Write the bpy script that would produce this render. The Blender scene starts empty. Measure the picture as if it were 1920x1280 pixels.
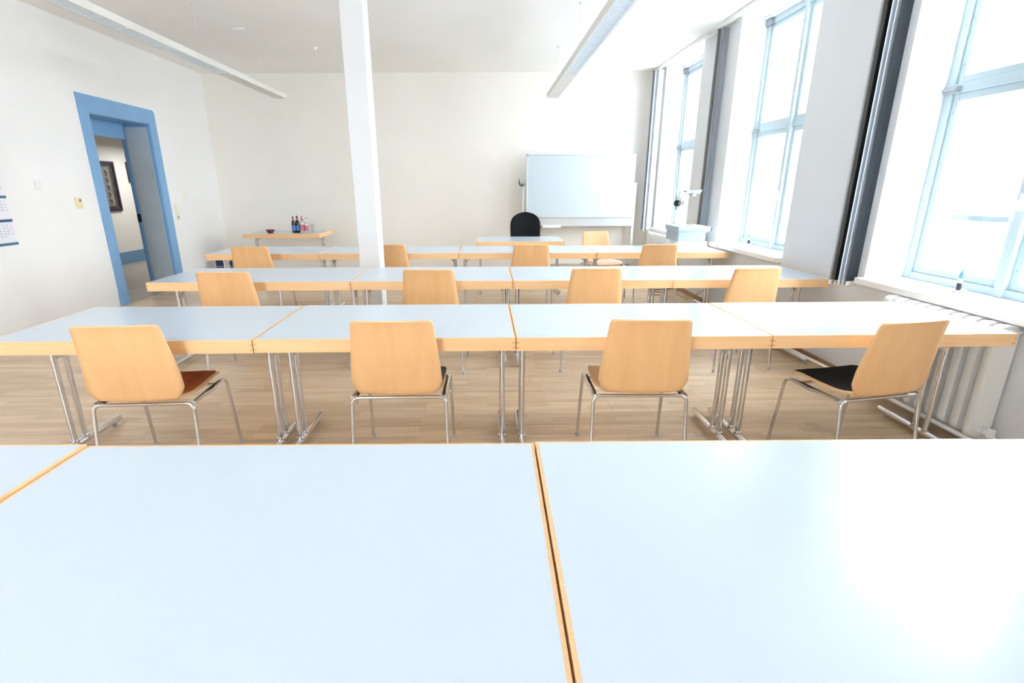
import bpy, bmesh, math, random
from mathutils import Vector, Matrix
random.seed(7)
PI = math.pi
sc = bpy.context.scene
COL = sc.collection

# ------------------------------------------------------------------ camera
HC = 1.4651
PITCH, YAW, ROLL = 0.3087, 0.0243, 0.0008
FPX, CX, CY = 985.38, 934.76, 665.78
cy_, sy_ = math.cos(YAW), math.sin(YAW)
Fv = Vector((sy_ * math.cos(PITCH), cy_ * math.cos(PITCH), -math.sin(PITCH)))
Rv = Vector((cy_, -sy_, 0))
Dv = Fv.cross(Rv)
R2 = math.cos(ROLL) * Rv + math.sin(ROLL) * Dv
D2 = -math.sin(ROLL) * Rv + math.cos(ROLL) * Dv
cam_data = bpy.data.cameras.new('camera')
cam = bpy.data.objects.new('camera', cam_data)
COL.objects.link(cam)
M = Matrix((R2, -D2, -Fv)).transposed().to_4x4()
M.translation = Vector((0, 0, HC))
cam.matrix_world = M
cam_data.sensor_width = 36.0
cam_data.sensor_fit = 'HORIZONTAL'
cam_data.lens = FPX / 1920 * 36
cam_data.shift_x = (960 - CX) / 1920
cam_data.shift_y = (CY - 640) / 1920
cam_data.clip_start = 0.05
cam_data.clip_end = 300
sc.camera = cam

# ------------------------------------------------------------------ world, exposure
SKY = 13.0
world = bpy.data.worlds.new('overcast_sky')
sc.world = world
world.use_nodes = True
bg = world.node_tree.nodes['Background']
bg.inputs[0].default_value = (0.85, 0.935, 1.0, 1)
bg.inputs[1].default_value = SKY
sc.view_settings.view_transform = 'Standard'
sc.view_settings.look = 'None'
sc.view_settings.gamma = 1.0
sc.view_settings.use_curve_mapping = False
sc.view_settings.exposure = 0.55
sc.cycles.max_bounces = 14
sc.cycles.diffuse_bounces = 9
sc.cycles.glossy_bounces = 5
sc.cycles.transparent_max_bounces = 12
sc.cycles.sample_clamp_indirect = 12
sc.cycles.use_denoising = True

WX, WZ0, WZ1 = 3.22, 0.81, 3.25
YB = -2.3
REAR = [(-3.0, -1.6)]       # assumed unseen window behind the viewer, added to light the chair backs
WINS = [(7.74, 9.24), (5.12, 6.68), (2.38, 3.95), (0.42, 1.22)]   # far to near; the last is unseen, added narrow to brighten the near tables
for (a, b) in WINS:          # sampling portals (they give off no light of their own)
    l = bpy.data.lights.new('window_portal', 'AREA')
    l.shape = 'RECTANGLE'; l.size = b - a; l.size_y = WZ1 - WZ0
    l.cycles.is_portal = True
    o = bpy.data.objects.new('window_portal', l); COL.objects.link(o)
    o.location = (WX + 0.06, (a + b) / 2, (WZ0 + WZ1) / 2)
    o.rotation_euler = (PI / 2, 0, PI / 2)

for (a, b) in REAR:
    l = bpy.data.lights.new('window_portal', 'AREA')
    l.shape = 'RECTANGLE'; l.size = b - a; l.size_y = WZ1 - WZ0 - 0.15
    l.cycles.is_portal = True
    o = bpy.data.objects.new('window_portal', l); COL.objects.link(o)
    o.location = ((a + b) / 2, YB - 0.30, (WZ0 + WZ1 - 0.15) / 2)
    o.rotation_euler = (PI / 2, 0, PI)

# ------------------------------------------------------------------ materials
def newmat(name):
    m = bpy.data.materials.new(name); m.use_nodes = True
    return m, m.node_tree.nodes, m.node_tree.links, m.node_tree.nodes['Principled BSDF']

def plain(name, col, rough=0.5, metal=0.0, spec=0.5, noise=0.0, nscale=8.0, bump=0.0, bscale=60.0, coat=0.0):
    m, N, L, b = newmat(name)
    b.inputs['Roughness'].default_value = rough
    b.inputs['Metallic'].default_value = metal
    b.inputs['Specular IOR Level'].default_value = spec
    b.inputs['Coat Weight'].default_value = coat
    b.inputs['Base Color'].default_value = (*col, 1)
    if noise > 0:
        tc = N.new('ShaderNodeTexCoord'); n = N.new('ShaderNodeTexNoise')
        n.inputs['Scale'].default_value = nscale; n.inputs['Detail'].default_value = 4
        r = N.new('ShaderNodeValToRGB')
        r.color_ramp.elements[0].position = 0.3; r.color_ramp.elements[1].position = 0.7
        r.color_ramp.elements[0].color = (*[c * (1 - noise) for c in col], 1)
        r.color_ramp.elements[1].color = (*[min(1, c * (1 + noise * 0.4)) for c in col], 1)
        L.new(tc.outputs['Object'], n.inputs['Vector']); L.new(n.outputs['Fac'], r.inputs['Fac'])
        L.new(r.outputs['Color'], b.inputs['Base Color'])
    if bump > 0:
        tc = N.new('ShaderNodeTexCoord'); n = N.new('ShaderNodeTexNoise')
        n.inputs['Scale'].default_value = bscale; n.inputs['Detail'].default_value = 5
        bp = N.new('ShaderNodeBump'); bp.inputs['Strength'].default_value = bump; bp.inputs['Distance'].default_value = 0.004
        L.new(tc.outputs['Object'], n.inputs['Vector']); L.new(n.outputs['Fac'], bp.inputs['Height'])
        L.new(bp.outputs['Normal'], b.inputs['Normal'])
    return m

def wood(name, c1, c2, stretch=(1.2, 22, 22), rough=0.4, rnd=0.12, scale=2.2, spec=0.5):
    m, N, L, b = newmat(name)
    tc = N.new('ShaderNodeTexCoord'); mp = N.new('ShaderNodeMapping'); mp.inputs['Scale'].default_value = stretch
    oi = N.new('ShaderNodeObjectInfo')
    add = N.new('ShaderNodeVectorMath'); add.operation = 'ADD'
    mul = N.new('ShaderNodeMath'); mul.operation = 'MULTIPLY'; mul.inputs[1].default_value = 37
    L.new(oi.outputs['Random'], mul.inputs[0]); L.new(mul.outputs[0], add.inputs[1])
    L.new(tc.outputs['Object'], add.inputs[0]); L.new(add.outputs[0], mp.inputs['Vector'])
    n = N.new('ShaderNodeTexNoise'); n.inputs['Scale'].default_value = scale; n.inputs['Detail'].default_value = 6
    n.inputs['Distortion'].default_value = 0.5
    L.new(mp.outputs[0], n.inputs['Vector'])
    r = N.new('ShaderNodeValToRGB'); r.color_ramp.elements[0].position = 0.32; r.color_ramp.elements[1].position = 0.68
    r.color_ramp.elements[0].color = (*c1, 1); r.color_ramp.elements[1].color = (*c2, 1)
    L.new(n.outputs['Fac'], r.inputs['Fac'])
    hs = N.new('ShaderNodeHueSaturation')
    mr = N.new('ShaderNodeMapRange'); mr.inputs['To Min'].default_value = 1 - rnd; mr.inputs['To Max'].default_value = 1 + rnd * 0.6
    L.new(oi.outputs['Random'], mr.inputs['Value']); L.new(mr.outputs[0], hs.inputs['Value'])
    L.new(r.outputs['Color'], hs.inputs['Color']); L.new(hs.outputs['Color'], b.inputs['Base Color'])
    b.inputs['Roughness'].default_value = rough; b.inputs['Specular IOR Level'].default_value = spec
    return m

def floor_mat():
    # beech laminate: three printed strips per board, staggered blocks of slightly different tone
    m, N, L, b = newmat('beech_laminate_floor')
    tc = N.new('ShaderNodeTexCoord'); oi = N.new('ShaderNodeObjectInfo')
    geo = N.new('ShaderNodeNewGeometry')
    br = N.new('ShaderNodeTexBrick')
    br.inputs['Scale'].default_value = 1.0
    br.inputs['Brick Width'].default_value = 0.43
    br.inputs['Row Height'].default_value = 0.0643
    br.inputs['Mortar Size'].default_value = 0.0006
    br.inputs['Mortar Smooth'].default_value = 0.3
    br.offset = 0.37; br.offset_frequency = 2
    br.inputs['Color1'].default_value = (0.62, 0.45, 0.28, 1)
    br.inputs['Color2'].default_value = (0.76, 0.585, 0.40, 1)
    br.inputs['Mortar'].default_value = (0.56, 0.40, 0.25, 1)
    br.inputs['Bias'].default_value = 0.1
    L.new(geo.outputs['Position'], br.inputs['Vector'])
    mp = N.new('ShaderNodeMapping'); mp.inputs['Scale'].default_value = (1.6, 26, 1)
    L.new(geo.outputs['Position'], mp.inputs['Vector'])
    n = N.new('ShaderNodeTexNoise'); n.inputs['Scale'].default_value = 1.6; n.inputs['Detail'].default_value = 6
    L.new(mp.outputs[0], n.inputs['Vector'])
    r = N.new('ShaderNodeValToRGB'); r.color_ramp.elements[0].position = 0.3; r.color_ramp.elements[1].position = 0.7
    r.color_ramp.elements[0].color = (0.80, 0.78, 0.75, 1); r.color_ramp.elements[1].color = (1.06, 1.05, 1.04, 1)
    L.new(n.outputs['Fac'], r.inputs['Fac'])
    mx = N.new('ShaderNodeMixRGB'); mx.blend_type = 'MULTIPLY'; mx.inputs[0].default_value = 1
    L.new(br.outputs['Color'], mx.inputs[1]); L.new(r.outputs['Color'], mx.inputs[2])
    hs = N.new('ShaderNodeHueSaturation'); mr = N.new('ShaderNodeMapRange')
    mr.inputs['To Min'].default_value = 0.93; mr.inputs['To Max'].default_value = 1.05
    L.new(oi.outputs['Random'], mr.inputs['Value']); L.new(mr.outputs[0], hs.inputs['Value'])
    L.new(mx.outputs[0], hs.inputs['Color']); L.new(hs.outputs['Color'], b.inputs['Base Color'])
    b.inputs['Roughness'].default_value = 0.30
    return m

def glass_mat(name='window_glass_material', tint=(1, 1, 1), gl=0.06):
    m = bpy.data.materials.new(name); m.use_nodes = True
    N = m.node_tree.nodes; L = m.node_tree.links; N.clear()
    out = N.new('ShaderNodeOutputMaterial'); mix = N.new('ShaderNodeMixShader')
    t = N.new('ShaderNodeBsdfTransparent'); t.inputs[0].default_value = (*tint, 1)
    g = N.new('ShaderNodeBsdfGlossy'); g.inputs['Roughness'].default_value = 0.02
    mix.inputs[0].default_value = gl
    L.new(t.outputs[0], mix.inputs[1]); L.new(g.outputs[0], mix.inputs[2]); L.new(mix.outputs[0], out.inputs[0])
    return m

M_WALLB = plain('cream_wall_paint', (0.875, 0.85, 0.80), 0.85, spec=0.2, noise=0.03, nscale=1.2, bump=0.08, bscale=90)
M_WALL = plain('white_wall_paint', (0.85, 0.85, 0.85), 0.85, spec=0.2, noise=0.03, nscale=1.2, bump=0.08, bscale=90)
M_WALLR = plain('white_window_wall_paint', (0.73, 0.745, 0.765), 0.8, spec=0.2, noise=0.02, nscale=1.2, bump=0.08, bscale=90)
M_CEIL = plain('ceiling_paint', (0.90, 0.89, 0.87), 0.9, spec=0.1, noise=0.03, nscale=0.8)
M_PILLAR = plain('pillar_paint', (0.74, 0.75, 0.765), 0.5, spec=0.4)
M_FLOOR = floor_mat()
M_SUB = plain('subfloor', (0.33, 0.24, 0.16), 0.8)
M_LAM = plain('white_laminate', (0.585, 0.67, 0.765), 0.22, spec=0.5, noise=0.01, nscale=3)
M_EDGE = wood('beech_edging', (0.85, 0.535, 0.27), (0.90, 0.595, 0.32), rough=0.38, rnd=0.05)
M_JOINT = plain('beech_end_grain', (0.72, 0.38, 0.17), 0.5)
M_PLY = wood('beech_plywood', (0.80, 0.475, 0.225), (0.85, 0.53, 0.265), stretch=(7, 1.0, 1.0), rough=0.42, rnd=0.06)
M_PLYE = wood('plywood_edge', (0.74, 0.45, 0.22), (0.86, 0.60, 0.34), stretch=(4, 4, 60), rough=0.5, rnd=0.03)
M_CHROME = plain('chrome', (0.70, 0.71, 0.74), 0.09, metal=1.0)
M_STEEL = plain('brushed_steel', (0.62, 0.63, 0.65), 0.28, metal=1.0)
M_GREY = plain('grey_plastic', (0.42, 0.44, 0.45), 0.5)
M_LGREY = plain('pale_grey_enamel', (0.36, 0.43, 0.455), 0.45)
M_WHITEP = plain('white_plastic', (0.85, 0.86, 0.86), 0.35)
M_BLACK = plain('black_fabric', (0.012, 0.014, 0.017), 0.9, spec=0.2, bump=0.2, bscale=300)
M_BLACKP = plain('black_plastic', (0.02, 0.02, 0.022), 0.4)
M_PADB = plain('black_felt', (0.022, 0.023, 0.024), 0.95, spec=0.1, bump=0.3, bscale=200)
M_PADO = plain('rust_orange_felt', (0.42, 0.115, 0.045), 0.95, spec=0.1, bump=0.3, bscale=200, noise=0.1, nscale=20)
M_PADR = plain('brown_red_felt', (0.30, 0.10, 0.06), 0.95, spec=0.1, bump=0.3, bscale=200)
M_PADG = plain('slate_grey_felt', (0.16, 0.19, 0.21), 0.95, spec=0.1, bump=0.3, bscale=200)
M_PADP = plain('pale_pink_felt', (0.75, 0.50, 0.42), 0.95, spec=0.1)
M_BLUE = plain('blue_gloss_paint', (0.205, 0.405, 0.68), 0.38, noise=0.06, nscale=3)
M_BLUED = plain('blue_skirting_paint', (0.15, 0.29, 0.46), 0.5)
M_RAD = plain('radiator_enamel', (0.82, 0.83, 0.83), 0.35)
M_FRAME = plain('window_frame_paint', (0.46, 0.565, 0.61), 0.4)
M_SILL = plain('window_sill_paint', (0.84, 0.85, 0.86), 0.3)
M_GLASS = glass_mat()
M_HW = plain('window_fitting_metal', (0.35, 0.36, 0.38), 0.4, metal=0.6)
M_BL_D = plain('backlit_blind_fabric', (0.008, 0.010, 0.013), 0.85, spec=0.2)  # grey slat fabric with its backlit shade put into the colour
M_BL_M = plain('taupe_blind_fabric', (0.24, 0.23, 0.22), 0.85, spec=0.2)
M_BL_G = plain('grey_blind_fabric', (0.27, 0.28, 0.31), 0.8, spec=0.2)
M_BL_L = plain('sky_lit_blind_fabric', (0.62, 0.66, 0.72), 0.7, spec=0.3)  # grey slat fabric with the sky light on it put into the colour
M_BASEW = wood('brown_skirting_wood', (0.30, 0.155, 0.075), (0.42, 0.24, 0.13), rough=0.5)
M_BOARD = plain('whiteboard_enamel', (0.52, 0.59, 0.64), 0.25)
M_ALU = plain('aluminium', (0.66, 0.68, 0.70), 0.35, metal=0.7)
M_WHITEM = plain('white_metal', (0.82, 0.83, 0.82), 0.4)
M_LAMP = plain('lamp_enamel', (0.72, 0.71, 0.67), 0.45)
M_LOUV = plain('lamp_louver_aluminium', (0.78, 0.84, 0.88), 0.3)
M_BEIGE = plain('beige_plastic', (0.80, 0.70, 0.46), 0.5)
M_CREAM = plain('cream_plastic', (0.82, 0.79, 0.66), 0.5)
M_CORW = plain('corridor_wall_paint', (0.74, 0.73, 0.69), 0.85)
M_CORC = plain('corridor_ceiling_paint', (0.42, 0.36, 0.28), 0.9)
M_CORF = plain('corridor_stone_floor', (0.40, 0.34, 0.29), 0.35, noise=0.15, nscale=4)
M_OUT = plain('pale_render_facade', (0.62, 0.70, 0.74), 0.9)
M_OUTW = plain('facade_window_glass', (0.04, 0.06, 0.07), 0.5)
M_GROUND = plain('pale_concrete_ground', (0.5, 0.5, 0.5), 0.9)

# ------------------------------------------------------------------ mesh helpers
class MB:
    def __init__(s): s.v = []; s.f = []; s.m = []; s.sm = []
    def _add(s, vs, fs, mi=0, sm=False):
        o = len(s.v); s.v += [tuple(v) for v in vs]
        for f in fs: s.f.append([i + o for i in f]); s.m.append(mi); s.sm.append(sm)
        return s
    def box(s, x0, x1, y0, y1, z0, z1, mi=0):
        vs = [(x, y, z) for z in (z0, z1) for y in (y0, y1) for x in (x0, x1)]
        return s._add(vs, [(0, 2, 3, 1), (4, 5, 7, 6), (0, 1, 5, 4), (2, 6, 7, 3), (0, 4, 6, 2), (1, 3, 7, 5)], mi)
    def obox(s, c, ax, ay, az, mi=0):    # oriented box, half axes
        c = Vector(c); ax, ay, az = Vector(ax), Vector(ay), Vector(az)
        vs = [c + i * ax + j * ay + k * az for k in (-1, 1) for j in (-1, 1) for i in (-1, 1)]
        return s._add(vs, [(0, 2, 3, 1), (4, 5, 7, 6), (0, 1, 5, 4), (2, 6, 7, 3), (0, 4, 6, 2), (1, 3, 7, 5)], mi)
    def prism(s, poly, z0, z1, mi=0, sm=False):
        n = len(poly)
        vs = [(x, y, z0) for x, y in poly] + [(x, y, z1) for x, y in poly]
        fs = [tuple(range(n))[::-1], tuple(range(n, 2 * n))]
        s._add(vs, fs, mi)
        return s._add(vs, [(i, (i + 1) % n, n + (i + 1) % n, n + i) for i in range(n)], mi, sm)
    def tube(s, pts, r, n=10, mi=0, cap=True):
        pts = [Vector(p) for p in pts]; rs = r if isinstance(r, (list, tuple)) else [r] * len(pts)
        rings = []; up = None
        for i, p in enumerate(pts):
            t = (pts[min(i + 1, len(pts) - 1)] - pts[max(i - 1, 0)]).normalized()
            if up is None: up = Vector((0, 0, 1)) if abs(t.z) < 0.9 else Vector((1, 0, 0))
            a = (up - t * up.dot(t)).normalized(); up = a; b = t.cross(a)
            rings.append([p + rs[i] * (math.cos(2 * PI * k / n) * a + math.sin(2 * PI * k / n) * b) for k in range(n)])
        vs = [v for rg in rings for v in rg]; fs = []
        for i in range(len(pts) - 1):
            for k in range(n):
                fs.append((i * n + k, i * n + (k + 1) % n, (i + 1) * n + (k + 1) % n, (i + 1) * n + k))
        s._add(vs, fs, mi, True)
        if cap: s._add(rings[0], [tuple(range(n))[::-1]], mi); s._add(rings[-1], [tuple(range(n))], mi)
        return s
    def lathe(s, prof, c=(0, 0, 0), n=20, mi=0):
        vs = []; fs = []
        for (r, z) in prof:
            for k in range(n): vs.append((c[0] + r * math.cos(2 * PI * k / n), c[1] + r * math.sin(2 * PI * k / n), c[2] + z))
        for i in range(len(prof) - 1):
            for k in range(n): fs.append((i * n + k, i * n + (k + 1) % n, (i + 1) * n + (k + 1) % n, (i + 1) * n + k))
        return s._add(vs, fs, mi, True)
    def mesh(s, name, mats, bevel=0.0):
        me = bpy.data.meshes.new(name); me.from_pydata(s.v, [], s.f)
        for m in (mats if isinstance(mats, (list, tuple)) else [mats]): me.materials.append(m)
        for p, mi, sm in zip(me.polygons, s.m, s.sm): p.material_index = mi; p.use_smooth = sm
        bm = bmesh.new(); bm.from_mesh(me)
        bmesh.ops.recalc_face_normals(bm, faces=bm.faces) if not getattr(s, 'keep', False) else None
        if bevel > 0:
            es = [e for e in bm.edges if len(e.link_faces) == 2 and e.calc_face_angle(0) > 0.6]
            bmesh.ops.bevel(bm, geom=es, offset=bevel, segments=2, profile=0.5, affect='EDGES', clamp_overlap=True)
        bm.to_mesh(me); bm.free(); me.update()
        return me
    def obj(s, name, mats, parent=None, bevel=0.0, **kw):
        o = bpy.data.objects.new(name, s.mesh(name, mats, bevel)); COL.objects.link(o)
        if parent: o.parent = parent
        for k, v in kw.items(): o[k] = v
        return o

def empty(name, loc=(0, 0, 0), rz=0, label=None, cat=None, group=None, kind=None):
    o = bpy.data.objects.new(name, None); COL.objects.link(o); o.location = loc; o.rotation_euler = (0, 0, rz)
    o.empty_display_size = 0.1
    tag(o, label, cat, group, kind); return o
def tag(o, label=None, cat=None, group=None, kind=None):
    if label: o['label'] = label
    if cat: o['category'] = cat
    if group: o['group'] = group
    if kind: o['kind'] = kind
    return o
def kids(o): return [c for c in bpy.data.objects if c.parent == o]
def copy_tree(o, parent=None):
    c = o.copy(); COL.objects.link(c); c.parent = parent
    for ch in kids(o): copy_tree(ch, c)
    return c
def struct(name, mb, mats, parent=None, bevel=0.0):
    o = mb.obj(name, mats, parent, bevel)
    if not parent: o['kind'] = 'structure'
    return o

# ------------------------------------------------------------------ room shell
XL, XR, ZC = -4.75, 2.90, 3.29
BL, BR = 9.95, 9.62           # back wall: depth at its left and right ends
ybk = lambda x: BL + (BR - BL) * (x - XL) / (XR - XL)

fl = struct('floor', MB().prism([(XL - 0.0, YB), (XR, YB), (XR, BR), (XL, BL)], -0.12, -0.006), M_SUB)
# boards: long side along X
PLW, PLL = 0.193, 1.285
mplank = {}
def plank_mesh(x0, x1, y0, y1):
    return MB().box(x0, x1, y0, y1, -0.006, 0.0)
rest = MB()
row = 0
y = YB
while y < 9.95:
    y1 = min(y + PLW, 9.95)
    off = (row * 0.47) % 1.0 * PLL
    x = XL - off
    near = 0.95 < y < 7.25
    while x < XR:
        a, b = max(x, XL), min(x + PLL, XR)
        if b - a > 0.01:
            g = 0.0006
            if near:
                w_, d_ = round(b - a, 4), round(y1 - y, 4)
                if (w_, d_) not in mplank:
                    mplank[(w_, d_)] = MB().box(g, w_ - g, g, d_ - g, -0.006, 0.0).mesh('plank', M_FLOOR)
                o = bpy.data.objects.new('plank', mplank[(w_, d_)]); COL.objects.link(o)
                o.location = (a, y, 0); o.parent = fl
            else:
                yy = y1 if y1 < min(ybk(a), ybk(b)) else min(ybk(a), ybk(b))
                if yy > y: rest.box(a + g, b - g, y + g, yy - g, -0.006, 0.0)
        x += PLL
    y += PLW; row += 1
o = rest.obj('plank', M_FLOOR, fl); o['kind'] = 'stuff'

struct('ceiling', MB().prism([(XL - 0.3, YB - 0.2), (XR + 0.45, YB - 0.2), (XR + 0.45, BR + 0.3), (XL - 0.3, BL + 0.3)], ZC, ZC + 0.2), M_CEIL)
# far wall (slightly out of square) and the wall behind the viewer
struct('wall_back', MB().prism([(XL - 0.3, BL), (XR + 0.4, BR - 0.01), (XR + 0.4, BR + 0.25), (XL - 0.3, BL + 0.25)], -0.1, ZC), M_WALLB)
mb = MB().box(XL - 0.3, XR + 0.4, YB - 0.36, YB, -0.1, WZ0).box(XL - 0.3, XR + 0.4, YB - 0.36, YB, WZ1 - 0.15, ZC)
xs = [XL - 0.3] + [v for w in REAR for v in w] + [XR + 0.4]
for i in range(0, len(xs), 2): mb.box(xs[i], xs[i + 1], YB - 0.36, YB, WZ0, WZ1 - 0.15)
struct('wall_front', mb, M_WALL)

# left wall with the door opening
DY0, DY1, DZ = 7.00, 8.185, 2.33
XI = -5.15
mb = MB()
mb.box(XI, XL, YB, DY0, -0.1, ZC).box(XI, XL, DY1, BL + 0.1, -0.1, ZC).box(XI, XL, DY0, DY1, DZ, ZC)
struct('wall_left', mb, M_WALL)

# right wall: parapet, piers with stepped reveals, thin head
mb = MB()
ends = [BR + 0.1] + [v for w in WINS for v in (w[1], w[0])] + [YB]
edges = sorted([YB] + [v for w in WINS for v in w] + [BR + 0.1])
for i in range(0, len(edges), 2):
    a, b = edges[i], edges[i + 1]
    # seen reveal is the side facing -Y (a); a shallow groove runs up it
    poly = [(XR, a), (3.03, a), (3.045, a + 0.018), (3.115, a + 0.018), (3.13, a), (3.36, a), (3.36, b), (XR, b)]
    mb.prism(poly, WZ0 - 0.06, ZC)
mb.box(XR, 3.36, YB, BR + 0.1, -0.1, WZ0 - 0.06)
for (a, b) in WINS: mb.box(3.16, 3.36, a, b, WZ1, ZC)
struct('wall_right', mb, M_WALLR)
# brown skirting on the window wall between the radiators
sk = MB().box(XR - 0.016, XR, 3.72, 7.85, 0, 0.055).box(XR - 0.026, XR, 3.72, 7.85, 0, 0.018)
struct('baseboard_right', sk, M_BASEW, bevel=0.003)

# pillar
struct('pillar', MB().box(-1.268, -1.062, 5.35, 5.585, 0, ZC), M_PILLAR, bevel=0.006)

# ------------------------------------------------------------------ windows
def make_window(a, b, idx, full=True):
    root = empty('window_%d' % idx, (WX, a, 0), 0, kind='structure')
    W = b - a; c = W / 2; t = 0.055
    f = MB()
    f.box(-0.02, 0.08, 0, t, WZ0, WZ1).box(-0.02, 0.08, W - t, W, WZ0, WZ1)
    f.box(-0.018, 0.08, t, W - t, WZ0, WZ0 + 0.05).box(-0.018, 0.08, t, W - t, WZ1 - 0.06, WZ1)
    f.box(-0.016, 0.07, t, W - t, 2.07, 2.13)
    f.box(-0.035, 0.07, c - 0.03, c + 0.03, WZ0, WZ1)
    f.obj('window_frame', M_FRAME, root, bevel=0.004)
    for (y0, y1) in ((t, c - 0.03), (c + 0.03, W - t)):
        for (z0, z1) in ((WZ0 + 0.05, 2.07), (2.13, WZ1 - 0.06)):
            s = 0.048
            m = MB()
            m.box(0, 0.05, y0, y0 + s, z0, z1).box(0, 0.05, y1 - s, y1, z0, z1)
            m.box(0, 0.05, y0 + s, y1 - s, z0, z0 + s).box(0, 0.05, y0 + s, y1 - s, z1 - s, z1)
            sash = m.obj('sash', M_FRAME, root, bevel=0.004)
            MB().box(0.022, 0.026, y0 + s, y1 - s, z0 + s, z1 - s).obj('pane', M_GLASS, sash)
            sm = MB()
            for yy in (y0 + s / 2, y1 - s / 2):
                for k in range(4):
                    zz = z0 + 0.12 + k * (z1 - z0 - 0.24) / 3
                    sm.tube([(0.001, yy, zz), (-0.003, yy, zz)], 0.004, 6)
            sm.obj('screw', M_HW, sash)
    for yy in (W - t - 0.01, t + 0.01):
        MB().box(-0.045, 0.0, yy - 0.05, yy + 0.05, 2.075, 2.115).tube([(-0.05, yy - 0.05, 2.095), (-0.05, yy + 0.05, 2.095)], 0.009, 8)\
            .obj('hinge', M_HW, root)
        MB().box(-0.05, 0.0, yy - 0.06, yy + 0.06, WZ1 - 0.07, WZ1 - 0.015).obj('hinge', M_HW, root)
    h = MB().box(-0.05, -0.035, c - 0.014, c + 0.014, 1.33, 1.43)
    h.tube([(-0.05, c, 1.38), (-0.085, c, 1.38), (-0.09, c - 0.01, 1.36), (-0.09, c - 0.012, 1.27)], 0.009, 8)
    h.obj('handle', M_WHITEP, root)
    # sill board
    s = MB().box(2.822 - WX, 0.0, -0.02 if idx != 3 else -0.02, W + 0.0, WZ0 - 0.047, WZ0)
    s.obj('window_sill', M_SILL, root, bevel=0.006)
    return root
for i, (a, b) in enumerate(WINS): make_window(a, b, i + 1)

# ------------------------------------------------------------------ vertical blinds and their ceiling rails
def blind(slats, zb, zt, label, rail, nm='vertical_blind'):
    cx = sum(s[0][0] for s in slats) / len(slats); cyy = slats[0][0][1]
    root = empty(nm, (cx, cyy, zb), 0, label, 'blind', 'vertical blinds beside the windows')
    for (p0, p1, mat) in slats:
        d = Vector((p1[0] - p0[0], p1[1] - p0[1], 0)); L_ = d.length; d.normalize(); nrm = Vector((-d.y, d.x, 0))
        vs = []; n = 5; m = MB(); m.keep = True
        top, bot = [], []
        for k in range(n + 1):     # shallow curved vane
            t = k / n; bow = 0.006 * math.sin(PI * t)
            top.append((t * L_, bow)); 
        poly = top + [(x_, y_ - 0.0018) for x_, y_ in reversed(top)]
        pw = [(p0[0] + d.x * x_ + nrm.x * y_ - cx, p0[1] + d.y * x_ + nrm.y * y_ - cyy) for x_, y_ in poly]
        s = MB().prism(pw, 0.03, zt - zb).obj('slat', mat, root)
        cxm = Vector(((p0[0] + p1[0]) / 2 - cx, (p0[1] + p1[1]) / 2 - cyy, 0.016))
        w = MB().obox(cxm, d * (L_ * 0.47), nrm * 0.004, (0, 0, 0.016)).obj('weight', M_BLW, s)
    x0, x1, y0, y1 = rail
    MB().box(x0 - cx, x1 - cx, y0 - cyy, y1 - cyy, zt - zb, ZC - zb).box(x0 - cx + 0.012, x1 - cx - 0.012, y0 - cyy, y1 - cyy, zt - zb - 0.006, zt - zb)\
        .obj('headrail', M_WHITEM, root)
    # bead chain
    MB().tube([(slats[0][0][0] - cx - 0.012, slats[0][0][1] - cyy + 0.02, zt - zb), (slats[0][0][0] - cx - 0.014, slats[0][0][1] - cyy + 0.02, 0.25)], 0.0022, 6)\
        .obj('bead_chain', M_GREY, root)
    return root
M_BLW = plain('blind_weight_plastic', (0.62, 0.60, 0.56), 0.5, bump=0.6, bscale=250)
az = [0.6651, 0.6766, 0.6837, 0.692, 0.7002, 0.721]
P = lambda k, Y: (az[k] * Y, Y)
def vane(x, y, w, mat, ang=14):
    a = math.radians(ang); return ((x, y), (x + w * math.cos(a), y + w * math.sin(a)), mat)
blind([vane(az[4] * 3.955, 3.958, 0.088, M_BL_D, 6), vane(az[3] * 3.975, 3.975, 0.088, M_BL_L), vane(az[2] * 3.99, 3.99, 0.088, M_BL_L, 20),
       vane(az[1] * 4.01, 4.01, 0.088, M_BL_D), vane(az[0] * 4.03, 4.03, 0.088, M_BL_M)], 0.745, 3.255,
      'vertical blind bunched on the pier beside the nearest window, front slat coloured dark as backlit', (2.765, 2.805, 1.9, 4.12))
blind([vane(2.812, 6.96, 0.075, M_BL_G, 12), vane(2.800, 6.99, 0.085, M_BL_L), vane(2.768, 7.02, 0.088, M_BL_M)], 0.745, 3.255,
      'vertical blind bunched beside the middle window, behind the overhead projector', (2.765, 2.805, 4.6, 7.1))
blind([vane(2.785, 9.28, 0.09, M_BL_L, 8), vane(2.735, 9.31, 0.088, M_BL_L), vane(2.705, 9.34, 0.088, M_BL_G)], 0.745, 3.255,
      'pale grey vertical blind in the far corner beside the whiteboard', (2.765, 2.805, 7.3, 9.42))

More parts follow.
